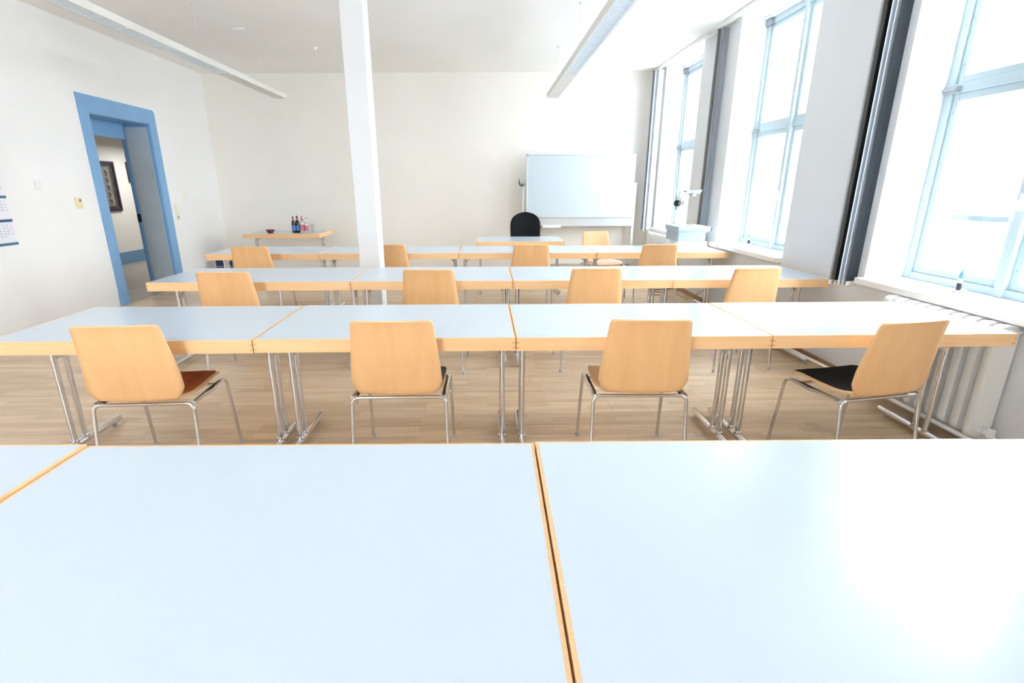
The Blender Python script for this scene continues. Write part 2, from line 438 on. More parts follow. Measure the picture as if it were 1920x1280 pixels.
# ------------------------------------------------------------------ radiators
def radiator(y0, n, pitch, label, x0=2.745, x1=2.88, z0=0.10, z1=0.759):
    root = empty('radiator', ((x0 + x1) / 2, y0 + n * pitch / 2, z0), 0, label, 'radiator', 'white ribbed radiators under the windows')
    w = x1 - x0
    prof = []
    for (cxx, sg) in ((-w / 2 + 0.03, -1), (w / 2 - 0.03, 1)):
        pass
    # section outline in X-Z with rounded ends
    out = []
    H = z1 - z0; r = 0.035
    for (cxx, cz, a0) in ((w / 2 - r, r, -PI / 2), (w / 2 - r, H - r, 0), (-w / 2 + r, H - r, PI / 2), (-w / 2 + r, r, PI)):
        for k in range(5):
            a = a0 + k * PI / 8; out.append((cxx + r * math.cos(a), cz + r * math.sin(a)))
    th = pitch * 0.62
    m = MB()
    k = len(out)
    for (yy, ins) in ((-th / 2, 0.010), (-th / 2 + 0.012, 0.0), (th / 2 - 0.012, 0.0), (th / 2, 0.010)):
        for (x_, z_) in out:
            cx_, cz_ = 0, H / 2
            m.v.append((x_ - ins * (1 if x_ > 0 else -1), yy, z_ - ins * (1 if z_ > cz_ else -1)))
    for j in range(3):
        for i in range(k): m.f.append([j * k + i, j * k + (i + 1) % k, (j + 1) * k + (i + 1) % k, (j + 1) * k + i]); m.m.append(0); m.sm.append(True)
    m.f.append(list(range(k))[::-1]); m.f.append(list(range(3 * k, 4 * k))); m.m += [0, 0]; m.sm += [False, False]
    m.tube([(0, -th / 2 - pitch * 0.2, 0.045), (0, th / 2 + pitch * 0.2, 0.045)], 0.022, 10)
    m.tube([(0, -th / 2 - pitch * 0.2, H - 0.045), (0, th / 2 + pitch * 0.2, H - 0.045)], 0.022, 10)
    me = m.mesh('rib', M_RAD)
    for i in range(n):
        o = bpy.data.objects.new('rib', me); COL.objects.link(o); o.parent = root
        o.location = (0, (i + 0.5 - n / 2) * pitch, 0)
    yn = -n * pitch / 2
    MB().tube([(0, yn - 0.0, 0.045), (0, yn - 0.045, 0.045)], 0.015, 10).tube([(-0.0, yn - 0.045, 0.03), (0, yn - 0.045, 0.075)], 0.02, 10)\
        .tube([(0, yn - 0.045, 0.045), (0.02, yn - 0.07, 0.01), (0.05, yn - 0.16, -0.02), (0.05, yn - 0.3, -0.02)], 0.012, 8).obj('valve', M_RAD, root)
    for yf_ in (yn + 0.5 * pitch, -yn - 0.5 * pitch): MB().box(-0.06, 0.06, yf_ - 0.012, yf_ + 0.012, -z0, 0.02).obj('foot', M_RAD, root)
    return root
radiator(2.64, 10, 0.0897, 'white ribbed radiator behind the end of the second table row, under the nearest window')
radiator(7.95, 14, 0.082, 'white ribbed radiator far away near the whiteboard corner')
p = MB().tube([(2.715, 0.6, 0.11), (2.715, 3.2, 0.11), (2.715, 5.0, 0.075)], 0.0125, 10)
tag(p.obj('heating_pipe', M_RAD), 'long grey heating pipe running just above the floor in front of the near radiator', 'pipe')

# ------------------------------------------------------------------ door casing, reveal, corridor
door = empty('door_1', (XL, (DY0 + DY1) / 2, 0), 0, kind='structure')
def dobj(mb, name, mat, bevel=0.0):
    o = mb.obj(name, mat, door, bevel); o.location = (-XL, -(DY0 + DY1) / 2, 0); return o
r = 0.05
arc = [(8.357 - r + r * math.sin(k * PI / 8 ), 2.517 - r + r * math.cos(k * PI / 8)) for k in range(5)]
poly = [(6.835, -0.0), (6.835, 2.527)] + arc + [(8.357, 0), (DY1, 0), (DY1, DZ), (DY0, DZ), (DY0, 0)]
m = MB(); n = len(poly)
vs = [(XL + 0.012, y_, z_) for y_, z_ in poly] + [(XL, y_, z_) for y_, z_ in poly]
m._add(vs, [tuple(range(n)), tuple(range(n, 2 * n))[::-1]] + [(i, (i + 1) % n, n + (i + 1) % n, n + i) for i in range(n)])
dobj(m, 'door_casing', M_BLUE)
dobj(MB().box(XL, XL + 0.02, 6.825, DY0, 0, 0.17), 'plinth_block', M_BLUE, 0.004)
dobj(MB().box(XL, XL + 0.02, DY1, 8.367, 0, 0.17), 'plinth_block', M_BLUE, 0.004)
dobj(MB().box(XI, XL, DY0, DY0 + 0.012, 0, DZ).box(XI, XL, DY1 - 0.012, DY1, 0, DZ).box(XI, XL, DY0 + 0.012, DY1 - 0.012, DZ - 0.012, DZ), 'reveal_lining', M_BLUE)
dobj(MB().box(-5.09, XL - 0.03, DY1 - 0.018, DY1 - 0.012, 0.01, DZ - 0.05), 'reveal_sheen', plain('grey_blue_sheen', (0.52, 0.585, 0.65), 0.3, noise=0.15, nscale=1.5))  # thin sheet added over the blue jamb, window sheen put into its colour
dobj(MB().box(XI, -5.10, DY0 + 0.012, DY0 + 0.06, 0, DZ - 0.012).box(XI, -5.10, DY1 - 0.022, DY1 - 0.012, 0, DZ - 0.012)
     .box(XI, -5.10, DY0 + 0.06, DY1 - 0.022, 2.12, DZ - 0.012), 'inner_frame', M_BLUE, 0.003)
dobj(MB().box(XI + 0.004, -5.095, DY1 - 0.027, DY1 - 0.022, 0.98, 1.10), 'strike_plate', M_BLACKP)
dobj(MB().box(XI, XL, DY0, DY1, -0.006, 0.004), 'threshold', M_CORF)
XC = -7.25
struct('wall_corridor', MB().box(XC - 0.1, XC, 4.5, 15, -0.1, 3.0).box(XC, XI, 14.9, 15, -0.1, 3.0).box(XC, XI, 4.4, 4.5, -0.1, 3.0)
       .box(XI - 0.01, XI, BL + 0.1, 14.9, -0.1, 3.0), M_CORW)
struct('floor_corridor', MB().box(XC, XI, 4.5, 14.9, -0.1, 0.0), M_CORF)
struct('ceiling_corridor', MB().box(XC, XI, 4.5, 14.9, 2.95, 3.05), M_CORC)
struct('baseboard_corridor', MB().box(XC, XC + 0.015, 4.5, 14.9, 0.0, 0.235), M_BLUED)
def framed(name, y0, y1, z0, z1, label, inner):
    root = empty(name, (XC + 0.002, (y0 + y1) / 2, (z0 + z1) / 2), 0, label, 'picture')
    a, b = (y1 - y0) / 2, (z1 - z0) / 2; t = 0.05
    MB().box(0, 0.03, -a, -a + t, -b, b).box(0, 0.03, a - t, a, -b, b).box(0, 0.03, -a + t, a - t, -b, -b + t).box(0, 0.03, -a + t, a - t, b - t, b)\
        .obj('picture_frame', plain('dark_violet_frame', (0.045, 0.03, 0.06), 0.4), root)
    MB().box(0, 0.012, -a + t, a - t, -b + t, b - t).obj('backing', inner, root)
    return root
pic = framed('framed_picture', 10.42, 11.05, 1.03, 1.95, 'tall dark framed picture on the corridor wall seen through the blue doorway',
             plain('dark_olive_print', (0.055, 0.055, 0.04), 0.5, noise=0.5, nscale=9))
m = MB().box(0.012, 0.015, -0.10, 0.16, -0.36, 0.36)
m.obj('print_sheet', plain('grey_print', (0.20, 0.19, 0.16), 0.6, noise=0.3, nscale=14), pic)
m = MB()
for k in range(5):     # column of small ink figures on the sheet, as marks
    m.tube([(0.0155, 0.02, 0.28 - k * 0.13), (0.0155, 0.07, 0.24 - k * 0.13), (0.0155, 0.03, 0.20 - k * 0.13)], 0.014, 6)
m.obj('ink_mark', plain('dark_ink', (0.06, 0.035, 0.03), 0.6), pic)
framed('framed_notice', 11.44, 12.0, 1.57, 1.96, 'smaller dark framed notice beside the tall picture in the corridor', plain('pale_notice_paper', (0.55, 0.42, 0.42), 0.6))
cl = bpy.data.lights.new('corridor_fill_light', 'AREA'); cl.shape = 'RECTANGLE'; cl.size = 0.8; cl.size_y = 0.8; cl.energy = 27; cl.color = (0.98, 0.98, 0.96)  # unseen fill light added to brighten the corridor, no fixture
o = bpy.data.objects.new('corridor_fill_light', cl); COL.objects.link(o); o.location = (-6.2, 11.2, 2.25)

# ------------------------------------------------------------------ tables
def make_table(W, D, mats=None, H=0.75):
    """origin: middle of the viewer-side edge on the floor; runs along +X/-X, depth +Y"""
    root = empty('seminar_table')
    h = W / 2; e = 0.009; ap = 0.068
    MB().box(-h + e, h - e, e, D - e, H - 0.022, H).obj('tabletop', M_LAM, root)
    t = 0.022; ze = H - 0.0006
    for (x0, x1, y0, y1) in ((-h, h, 0, t), (-h, h, D - t, D)):
        b = MB()
        b.box(x0, x1, y0, y1, H - ap, H - 0.0225).box(x0, x1, y0 if y0 == 0 else D - e, e if y0 == 0 else D, H - 0.0225, ze)
        b.obj('edge_board', M_EDGE, root)
    for (x0, x1) in ((-h, -h + t), (h - t, h)):
        b = MB().box(x0, x1, t, D - t, H - ap, H - 0.0225).box(x0 if x0 < 0 else h - e, -h + e if x0 < 0 else h, e, D - e, H - 0.0225, ze)
        b.obj('edge_board', M_EDGE, root)
    for sx in (-1, 1):      # two end-grain fingers at each corner
        for yy, s2 in ((0, -1), (D, 1)):
            j = MB()
            for zz in (H - 0.026, H - 0.052):
                j.box(sx * h - sx * 0.014, sx * h + sx * 0.0003, yy + s2 * 0.0004, yy - s2 * 0.014, zz - 0.005, zz + 0.005)
            j.obj('finger_joint', M_JOINT, root)
    xl = h - 0.055; yc = D / 2 - 0.045
    for sx in (-1, 1):
        x = sx * xl
        for dy in (-0.042, 0.042):
            MB().tube([(x, yc + dy, 0.045), (x, yc + dy, H - 0.03)], 0.0155, 14).obj('leg', M_CHROME, root)
        f = MB().tube([(x, yc - 0.34, 0.038), (x, yc + 0.34, 0.038)], 0.021, 14)
        f = f.obj('foot', M_CHROME, root)
        for dy in (-0.042, 0.042): MB().tube([(x, yc + dy, 0.04), (x, yc + dy, 0.066)], 0.022, 12).obj('collar', M_CHROME, f)
        for yy in (-0.29, 0.29):
            MB().tube([(x, yc + yy, 0.0), (x, yc + yy, 0.02)], 0.014, 10).obj('foot_pad', M_GREY, f)
        # bracket: plate under the top and a curved stay towards the middle
        b = MB().box(x - 0.03, x + 0.03, yc - 0.12, yc + 0.12, H - 0.03, H - 0.0225)
        b.tube([(x, yc, H - 0.17), (x - sx * 0.03, yc, H - 0.12), (x - sx * 0.10, yc, H - 0.085), (x - sx * 0.20, yc, H - 0.07), (x - sx * 0.26, yc, H - 0.03)], 0.010, 8)
        b.box(x - 0.012, x + 0.012, yc - 0.042, yc + 0.042, H - 0.19, H - 0.15)
        b.obj('bracket', M_STEEL, root)
    return root

G_T = 'white seminar tables standing in rows'
protos = {}
def place_table(x0, x1, yf, D, sk, x_base, lab, group=G_T, dz=0.0):
    W = round(x1 - x0 - 0.005, 4); key = (round(W, 2), D)
    cxm = (x0 + x1) / 2
    X = x_base + cxm * math.cos(sk); Y = yf + cxm * math.sin(sk)
    if key not in protos:
        t = protos[key] = make_table(W, D)
    else:
        t = copy_tree(protos[key])
    t.location = (X, Y, dz); t.rotation_euler = (0, 0, sk)
    tag(t, lab, 'table', group)
    return t
# row A (nearest): back edge at Y 1.393
D = 0.8
rows = [
 ('row nearest the viewer', 1.393 - 0.85, -0.0117, 0.1291, [(-2.606, -1.303), (-1.303, 0), (0, 1.303), (1.303, 2.606)], (0.005, 0.0, 0.004, 0.002)),
 ('second row from the viewer', 2.523, 0.0036, 0.1487, [(-2.606, -1.303), (-1.303, 0), (0, 1.303), (1.303, 2.578)], (0.0, 0.002, 0.0, 0.001)),
 ('third row from the viewer', 4.211, 0.0051, 0.2199, [(-2.909, -1.303), (-1.303, 0), (0, 1.303), (1.303, 2.605)], (0.0, 0.001, 0.0, 0.0)),
 ('fourth and furthest row', 6.09, 0.0031, -0.3073, [(-2.8625, -1.590), (-1.590, 0), (0, 1.590), (1.590, 3.1347)], (0.0, 0.001, 0.0, 0.0)),
]
posn = ['table at the door end', 'second table from the door end', 'second table from the window', 'table beside the window']
for (rn, yf, sk_, xb, spans, dzs) in rows:
    for (x0, x1), pn, dz in zip(spans, posn, dzs):
        place_table(x0, x1, yf, 0.85 if yf < 1 else D, sk_, xb, 'white table with beech edge, %s, %s' % (pn, rn), dz=dz)
place_table(-3.944 + 3.3265, -2.709 + 3.3265, 8.83, D, 0, -3.3265, 'white side table against the far wall carrying bottles and a bowl', 'side table')
place_table(-0.621, 0.621, 7.44, 0.78, 0, 0.488, "teacher's white table standing alone in front of the whiteboard", "teacher's table")

# ------------------------------------------------------------------ chairs
PATH = [(0.408, 0.442), (0.400, 0.452), (0.385, 0.459), (0.36, 0.463), (0.31, 0.465), (0.25, 0.463), (0.18, 0.461), (0.12, 0.4605), (0.07, 0.4605), (0.035, 0.461),
        (0.008, 0.4600), (-0.012, 0.4585), (-0.024, 0.464), (-0.031, 0.477), (-0.035, 0.497), (-0.040, 0.532), (-0.050, 0.60), (-0.059, 0.65), (-0.069, 0.70),
        (-0.079, 0.75), (-0.088, 0.79), (-0.096, 0.825), (-0.101, 0.842), (-0.105, 0.852), (-0.108, 0.8595), (-0.1095, 0.8625)]
HW = [0.175, 0.195, 0.207, 0.215, 0.221, 0.226, 0.229, 0.228, 0.222, 0.210,
      0.197, 0.190, 0.192, 0.199, 0.211, 0.2265, 0.2225, 0.2175, 0.212,
      0.2065, 0.202, 0.1985, 0.1965, 0.194, 0.188, 0.177]
BEND = 10
def shell_mesh(name, i0, i1, mats, th=0.0105):
    nx = 12; pts = []; m = MB()
    sel = list(range(i0, i1 + 1))
    nrm = []
    for i in sel:
        a = PATH[max(i - 1, 0)]; b = PATH[min(i + 1, len(PATH) - 1)]
        t = Vector((b[0] - a[0], b[1] - a[1])).normalized(); nrm.append(Vector((-t.y, t.x)))
    # nrm points up for the seat going backwards? choose: top/front side
    def P3(i, k, side):
        y_, z_ = PATH[i]; u = -1 + 2 * k / nx; w = HW[i]
        back = max(0.0, min(1.0, (z_ - 0.46) / 0.15)); seat = 1 - back
        cy2 = 0.014 * back * (u * u)            # back wraps forward at its sides
        cz2 = 0.010 * seat * (u * u) * (1 if y_ < 0.36 else 0.5)
        n_ = nrm[i - i0]
        return (u * w, y_ + cy2 - n_.x * th * side, z_ + cz2 - n_.y * th * side)
    for side in (0, 1):
        for i in sel:
            for k in range(nx + 1): m.v.append(P3(i, k, side))
    R = len(sel); C_ = nx + 1
    def q(a, b, c, d, mi, sm): m.f.append([a, b, c, d]); m.m.append(mi); m.sm.append(sm)
    for r_ in range(R - 1):
        for k in range(nx):
            a = r_ * C_ + k
            q(a, a + 1, a + C_ + 1, a + C_, 0, True)
            o_ = R * C_
            q(o_ + a + C_, o_ + a + C_ + 1, o_ + a + 1, o_ + a, 0, True)
        for k in (0, nx):
            a = r_ * C_ + k; q(a, a + C_, R * C_ + a + C_, R * C_ + a, 1, False)
    for r_ in (0, R - 1):
        for k in range(nx):
            a = r_ * C_ + k; q(a, a + 1, R * C_ + a + 1, R * C_ + a, 1, False)
    return m.mesh(name, mats)

def pad_mesh(name, mat, w=0.19, y0=0.05, y1=0.40, th=0.022, off=(0, 0), rot=0.0, droop=0.0):
    # thin felt pad following the seat
    m = MB(); ny, nx = 12, 10
    def seat_z(x_, y_):
        z_ = PATH[0][1]
        for a, b in zip(PATH[:BEND], PATH[1:BEND + 1]):
            if b[0] <= y_ <= a[0]:
                t = (a[0] - y_) / max(1e-6, a[0] - b[0]); z_ = a[1] + t * (b[1] - a[1]); break
        else:
            if y_ < PATH[BEND][0]: z_ = PATH[BEND][1]
        return z_ + 0.010 * min(1, (x_ / 0.22) ** 2)
    top, bot = [], []
    for j in range(ny + 1):
        for i in range(nx + 1):
            u = -1 + 2 * i / nx; v = -1 + 2 * j / ny
            # superellipse rounding of the corners
            f = 1.0 if max(abs(u), abs(v)) == 0 else max(abs(u), abs(v)) / ((abs(u) ** 7 + abs(v) ** 7) ** (1 / 7))
            x_ = u * f * w; y_ = (y0 + y1) / 2 + v * f * (y1 - y0) / 2
            cr, sr = math.cos(rot), math.sin(rot); yc = (y0 + y1) / 2
            xx = x_ * cr - (y_ - yc) * sr + off[0]; yy = yc + x_ * sr + (y_ - yc) * cr + off[1]
            e = min(1.0, (1 - max(abs(u), abs(v))) * 5)
            zb = seat_z(xx, yy) + 0.0025
            zt = zb + th * (0.55 + 0.45 * math.sqrt(e))
            top.append((xx, yy, zt)); bot.append((xx, yy, zb))
    m.v = top + bot; n = len(top); C_ = nx + 1
    def q(fc, sm=True): m.f.append(fc); m.m.append(0); m.sm.append(sm)
    for j in range(ny):
        for i in range(nx):
            a = j * C_ + i
            q([a, a + 1, a + C_ + 1, a + C_]); q([n + a + C_, n + a + C_ + 1, n + a + 1, n + a])
    for i in range(nx):
        q([i, i + 1, n + i + 1, n + i]); a = ny * C_ + i; q([a, a + 1, n + a + 1, n + a])
    for j in range(ny):
        for k in (0, nx):
            a = j * C_ + k; q([a, a + C_, n + a + C_, n + a])
    return m.mesh(name, mat)

def smooth_path(pts, seg=5):
    """round the inner corners of a polyline"""
    pts = [Vector(p) for p in pts]; out = [pts[0]]
    for i in range(1, len(pts) - 1):
        a, b, c = pts[i - 1], pts[i], pts[i + 1]
        r_ = min((a - b).length, (c - b).length, 0.05) * 0.9
        p0 = b + (a - b).normalized() * r_; p1 = b + (c - b).normalized() * r_
        for k in range(seg + 1):
            t = k / seg; out.append((1 - t) ** 2 * p0 + 2 * t * (1 - t) * b + t * t * p1)
    out.append(pts[-1]); return out

def make_chair():
    root = empty('plywood_chair')
    R_ = 0.0095
    for nm, me in (('seat', shell_mesh('seat', 0, BEND, [M_PLY, M_PLYE])), ('backrest', shell_mesh('backrest', BEND, len(PATH) - 1, [M_PLY, M_PLYE]))):
        o = bpy.data.objects.new(nm, me); COL.objects.link(o); o.parent = root
    for sx in (-1, 1):
        l = MB().tube(smooth_path([(sx * 0.195, 0.0, 0.440), (sx * 0.240, 0.0, 0.440), (sx * 0.250, -0.055, 0.006)]), R_, 12).obj('leg', M_CHROME, root)
        MB().tube([(sx * 0.250, -0.0555, 0.0), (sx * 0.2497, -0.0535, 0.02)], 0.0115, 10).obj('foot_cap', M_GREY, l)
        l = MB().tube(smooth_path([(sx * 0.236, 0.30, 0.432), (sx * 0.238, 0.385, 0.436), (sx * 0.247, 0.432, 0.006)]), R_, 12).obj('leg', M_CHROME, root)
        MB().tube([(sx * 0.247, 0.4325, 0.0), (sx * 0.2466, 0.4305, 0.02)], 0.0115, 10).obj('foot_cap', M_GREY, l)
        MB().tube([(sx * 0.240, 0.006, 0.440), (sx * 0.236, 0.12, 0.437), (sx * 0.234, 0.22, 0.426), (sx * 0.236, 0.31, 0.433)], R_, 10).obj('side_rail', M_CHROME, root)
        MB().box(min(sx * 0.218, sx * 0.2275), max(sx * 0.218, sx * 0.2275), 0.05, 0.34, 0.428, 0.4385).obj('rubber_strip', M_BLACKP, root)
    MB().tube([(-0.20, 0.0, 0.440), (0.20, 0.0, 0.440)], R_, 12).obj('crossbar', M_CHROME, root)
    MB().tube([(-0.235, 0.30, 0.428), (0.235, 0.30, 0.428)], R_ * 0.9, 10).obj('crossbar', M_CHROME, root)
    return root
chair0 = make_chair()
first = [True]
G_C = 'beech plywood chairs with chrome legs'
def place_chair(x, y, deg, label, pad=None):
    c = chair0 if first[0] else copy_tree(chair0)
    first[0] = False
    c.location = (x, y, 0); c.rotation_euler = (0, 0, math.radians(deg))
    tag(c, label, 'chair', G_C)
    if pad: c['_pad'] = 1; pads.append((c, pad))
    return c
pads = []
specs = [
 (-1.706, 2.457, 2.7, 'beech plywood chair with a rust-orange seat pad, second row, near the door side', 'orange'),
 (-0.450, 2.518, 0.0, 'beech plywood chair with grey seat pad and side hooks, second row, second from door', 'grey'),
 (0.793, 2.507, -1.6, 'beech plywood chair with a small brown-red pad, second row, second from the window', 'red'),
 (2.016, 2.447, 10.8, 'beech plywood chair with a black seat pad, turned in, second row beside the near radiator', 'black'),
 (-1.975, 4.075, 1.0, 'beech plywood chair at the third row, nearest the door, seat pad dark', 'black'),
 (-0.437, 4.150, -3.0, 'beech plywood chair at the third row, in front of the pillar', None),
 (0.868, 4.180, 0.0, 'beech plywood chair at the third row, second from the window, dark seat pad', 'black'),
 (2.130, 4.165, 6.0, 'beech plywood chair at the third row, beside the window wall', None),
 (-2.535, 5.87, 0.0, 'beech plywood chair at the furthest row, nearest the door', None),
 (-1.085, 6.04, 0.0, 'beech plywood chair at the furthest row, partly hidden behind the pillar', None),
 (0.508, 5.99, 0.0, 'beech plywood chair at the furthest row, in line with the black swivel chair', None),
 (1.937, 5.95, 0.0, 'beech plywood chair at the furthest row, beside the overhead projector', None),
 (1.600, 7.60, 194, 'lone beech plywood chair facing the viewer below the whiteboard', 'pink'),
]
padm = {'orange': (M_PADO, 'rust-orange seat pad'), 'grey': (M_PADG, 'grey seat pad'), 'red': (M_PADR, 'brown-red seat pad'),
        'black': (M_PADB, 'black seat pad'), 'pink': (M_PADP, 'pale pink seat pad')}
for s in specs: place_chair(*s[:4], pad=s[4])
for c, k in pads:
    del c['_pad']
    if k == 'red': me = pad_mesh('seat_pad', padm[k][0], w=0.165, y0=0.09, y1=0.40, off=(0.03, 0.01))
    elif k == 'grey': me = pad_mesh('seat_pad', padm[k][0], w=0.185, y0=0.04, y1=0.37, rot=-0.05, off=(0.034, 0.0))
    elif k == 'orange': me = pad_mesh('seat_pad', padm[k][0], w=0.207, y0=0.02, y1=0.40, th=0.02)
    else: me = pad_mesh('seat_pad', padm[k][0], w=0.208, y0=0.015, y1=0.405, th=0.014)
    o = bpy.data.objects.new('seat_pad', me); COL.objects.link(o); o.parent = c; o['label'] = padm[k][1]
    if k == 'grey':
        for sx in (-1, 1):
            MB().tube(smooth_path([(sx * 0.247, 0.15, 0.42), (sx * 0.262, 0.15, 0.40), (sx * 0.264, 0.16, 0.34), (sx * 0.256, 0.17, 0.335), (sx * 0.254, 0.165, 0.37)]), 0.0032, 8)\
                .obj('coupling_hook', M_CHROME, c)

# ------------------------------------------------------------------ pendant luminaires
def luminaire(x, yf, y0, zb, label, sx):
    root = empty('pendant_light', (x, (yf + y0) / 2, zb), 0, label, 'lamp', 'long slim pendant luminaires')
    hy = (yf - y0) / 2; w = 0.084
    m = MB()
    # trapezoid body section swept along Y, open underneath where the louver sits
    ends_ = hy - 1.75
    sec = [(-w, 0), (-w - 0.004, 0.058), (-w + 0.008, 0.066), (w - 0.008, 0.066), (w + 0.004, 0.058), (w, 0), (w - 0.014, 0), (w - 0.014, 0.03), (-w + 0.014, 0.03), (-w + 0.014, 0)]
    n = len(sec)
    vs = [(a, -hy, b) for a, b in sec] + [(a, ends_, b) for a, b in sec]
    m._add(vs, [(i, (i + 1) % n, n + (i + 1) % n, n + i) for i in range(n)] + [tuple(range(n)), tuple(range(n, 2 * n))[::-1]])
    sec2 = sec[:6]; n = 6
    vs = [(a, ends_, b) for a, b in sec2] + [(a, hy, b) for a, b in sec2]
    m._add(vs, [(i, (i + 1) % n, n + (i + 1) % n, n + i) for i in range(n)] + [tuple(range(n)), tuple(range(n, 2 * n))[::-1]])
    m.obj('housing', M_LAMP, root)
    lv = MB()
    N_ = int((hy + ends_) / 0.05)
    for k in range(N_):
        yy = -hy + 0.03 + k * 0.05
        lv.obox((0, yy, 0.012), (w - 0.018, 0, 0), (0, 0.004, 0), (0, 0.002, 0.013))
    for s in (-1, 1):
        lv.obox((s * (w - 0.021), (ends_ - hy) / 2, 0.014), (0.004, 0, 0), (0, (hy + ends_) / 2 - 0.01, 0), (-s * 0.004, 0, 0.014))
    o = lv.obj('louver', M_LOUV, root); o['kind'] = 'stuff'
    MB().box(-w + 0.016, w - 0.016, -hy + 0.01, ends_ - 0.005, 0.0275, 0.0298).obj('reflector', M_LOUV, root)
    for k, yy in enumerate((hy - 0.5, hy - 2.3, hy - 4.1, hy - 5.9)):
        c = MB().tube([(0, yy, 0.066), (0, yy, ZC - zb - 0.02)], 0.0012, 6).obj('suspension_cable', M_LAMP, root)
        MB().lathe([(0.0, -0.015), (0.015, -0.014), (0.016, 0.0), (0, 0)], (0, yy, ZC - zb), 12).obj('ceiling_cup', M_LAMP, c)
    cl_ = MB()
    for yy in (ends_ - 0.02, ends_ - 1.9, ends_ - 3.8):
        cl_.box(w - 0.026, w - 0.002, yy - 0.012, yy + 0.012, -0.006, 0.001)
    cl_.obj('clip', M_WHITEP, root)
    return root
luminaire(-3.03, 8.70, 1.6, 2.73, 'long slim pendant lamp hanging nearer the blue door', 1)
luminaire(1.012, 8.57, 1.5, 2.73, 'long slim pendant lamp hanging nearer the windows', -1)
for k, (x_, y_, lab) in enumerate(((-2.936, 7.262, 'small white ceiling bracket above the lamp by the door'), (-2.30, 8.165, 'tiny white ceiling hook between lamp and pillar, far from the viewer'))):
    m = MB()
    if k == 0: m.box(-0.07, 0.07, -0.012, 0.012, -0.02, 0)
    else: m.lathe([(0, -0.035), (0.02, -0.03), (0.032, 0.0), (0, 0)], (0, 0, 0), 12).tube([(0, 0, -0.03), (0.012, 0, -0.045), (0, 0, -0.06)], 0.003, 6)
    o = m.obj('ceiling_hook', M_WHITEM); o.location = (x_, y_, ZC); tag(o, lab, 'hook')

# ------------------------------------------------------------------ whiteboard on its stand
wb = empty('whiteboard', (1.64, 9.42, 0), 0, 'large whiteboard on a wheeled metal stand at the far wall', 'whiteboard')
x0, x1, z0, z1 = -0.935, 0.915, 0.965, 1.995
MB().box(x0 + 0.015, x1 - 0.015, -0.012, 0.012, z0 + 0.015, z1 - 0.015).obj('board_surface', M_BOARD, wb)
f = MB().box(x0, x0 + 0.022, -0.018, 0.018, z0, z1).box(x1 - 0.022, x1, -0.018, 0.018, z0, z1).box(x0, x1, -0.018, 0.018, z0, z0 + 0.02).box(x0, x1, -0.018, 0.018, z1 - 0.016, z1)
f.obj('board_frame', M_ALU, wb, 0.002)
for cx2 in (x0 + 0.012, x1 - 0.012):
    for cz2 in (z0 + 0.012, z1 - 0.012):
        MB().box(cx2 - 0.02, cx2 + 0.02, -0.022, 0.022, cz2 - 0.02, cz2 + 0.02).obj('corner_cap', M_GREY, wb, 0.004)
MB().box(x0 + 0.02, x1 - 0.0, -0.005, 0.02, 0.825, 0.962).box(x0 + 0.02, x1, -0.03, 0.02, 0.82, 0.845).obj('tray_rail', M_ALU, wb, 0.003)
tr = MB().box(-0.66, -0.33, -0.10, -0.03, 0.80, 0.812).box(-0.66, -0.33, -0.10, -0.094, 0.812, 0.845).box(-0.66, -0.654, -0.10, -0.03, 0.80, 0.845).box(-0.336, -0.33, -0.10, -0.03, 0.80, 0.845).obj('pen_tray', M_WHITEM, wb)
for i in range(3):
    o = MB().tube([(1.64 - 0.47 + i * 0.03, 9.36 - i * 0.012, 0.823), (1.64 - 0.37 + i * 0.012, 9.36 - i * 0.012, 0.823)], 0.009, 10).obj('marker_pen', [M_BLACKP, M_GREY, plain('blue_plastic', (0.03, 0.08, 0.25), 0.4)][i])
    tag(o, ['black marker pen lying in the whiteboard pen tray', 'grey marker pen lying in the whiteboard pen tray', 'dark blue marker pen lying in the whiteboard pen tray'][i], 'pen', 'pens in the whiteboard tray')
for sx, xx in ((-1, x0 - 0.045), (1, x1 + 0.035)):
    p_ = MB().box(xx - 0.022, xx + 0.022, 0.02, 0.05, 0.09, 1.52).obj('post', M_WHITEM, wb, 0.004)
    MB().box(xx - 0.03, xx + 0.03, 0.012, 0.058, 1.50, 1.545).obj('post_cap', M_GREY, p_, 0.004)
    ft = MB().box(xx - 0.025, xx + 0.025, -0.30, 0.19, 0.065, 0.105).obj('foot', M_WHITEM, wb, 0.004)
    for yy in (-0.27, 0.155):
        MB().tube([(xx - 0.012, yy, 0.03), (xx + 0.012, yy, 0.03)], 0.03, 14).box(xx - 0.016, xx + 0.016, yy - 0.012, yy + 0.012, 0.035, 0.066).obj('castor', M_GREY, ft)
h = MB().tube([(x0 - 0.045, 0.0, 1.50), (x0 - 0.09, -0.03, 1.50), (x0 - 0.12, -0.05, 1.52), (x0 - 0.125, -0.05, 1.60)], [0.016, 0.02, 0.014, 0.006], 8)
h.obj('hook', M_BLACKP, wb)
MB().box(x0 - 0.04, x1 + 0.035, 0.02, 0.05, 0.085, 0.165).obj('crossbar', M_STEEL, wb, 0.003)

# ------------------------------------------------------------------ swivel chair
sw = empty('swivel_chair', (0.655, 8.62, 0), PI, 'black office swivel chair behind the teacher table', 'chair', 'office chair')
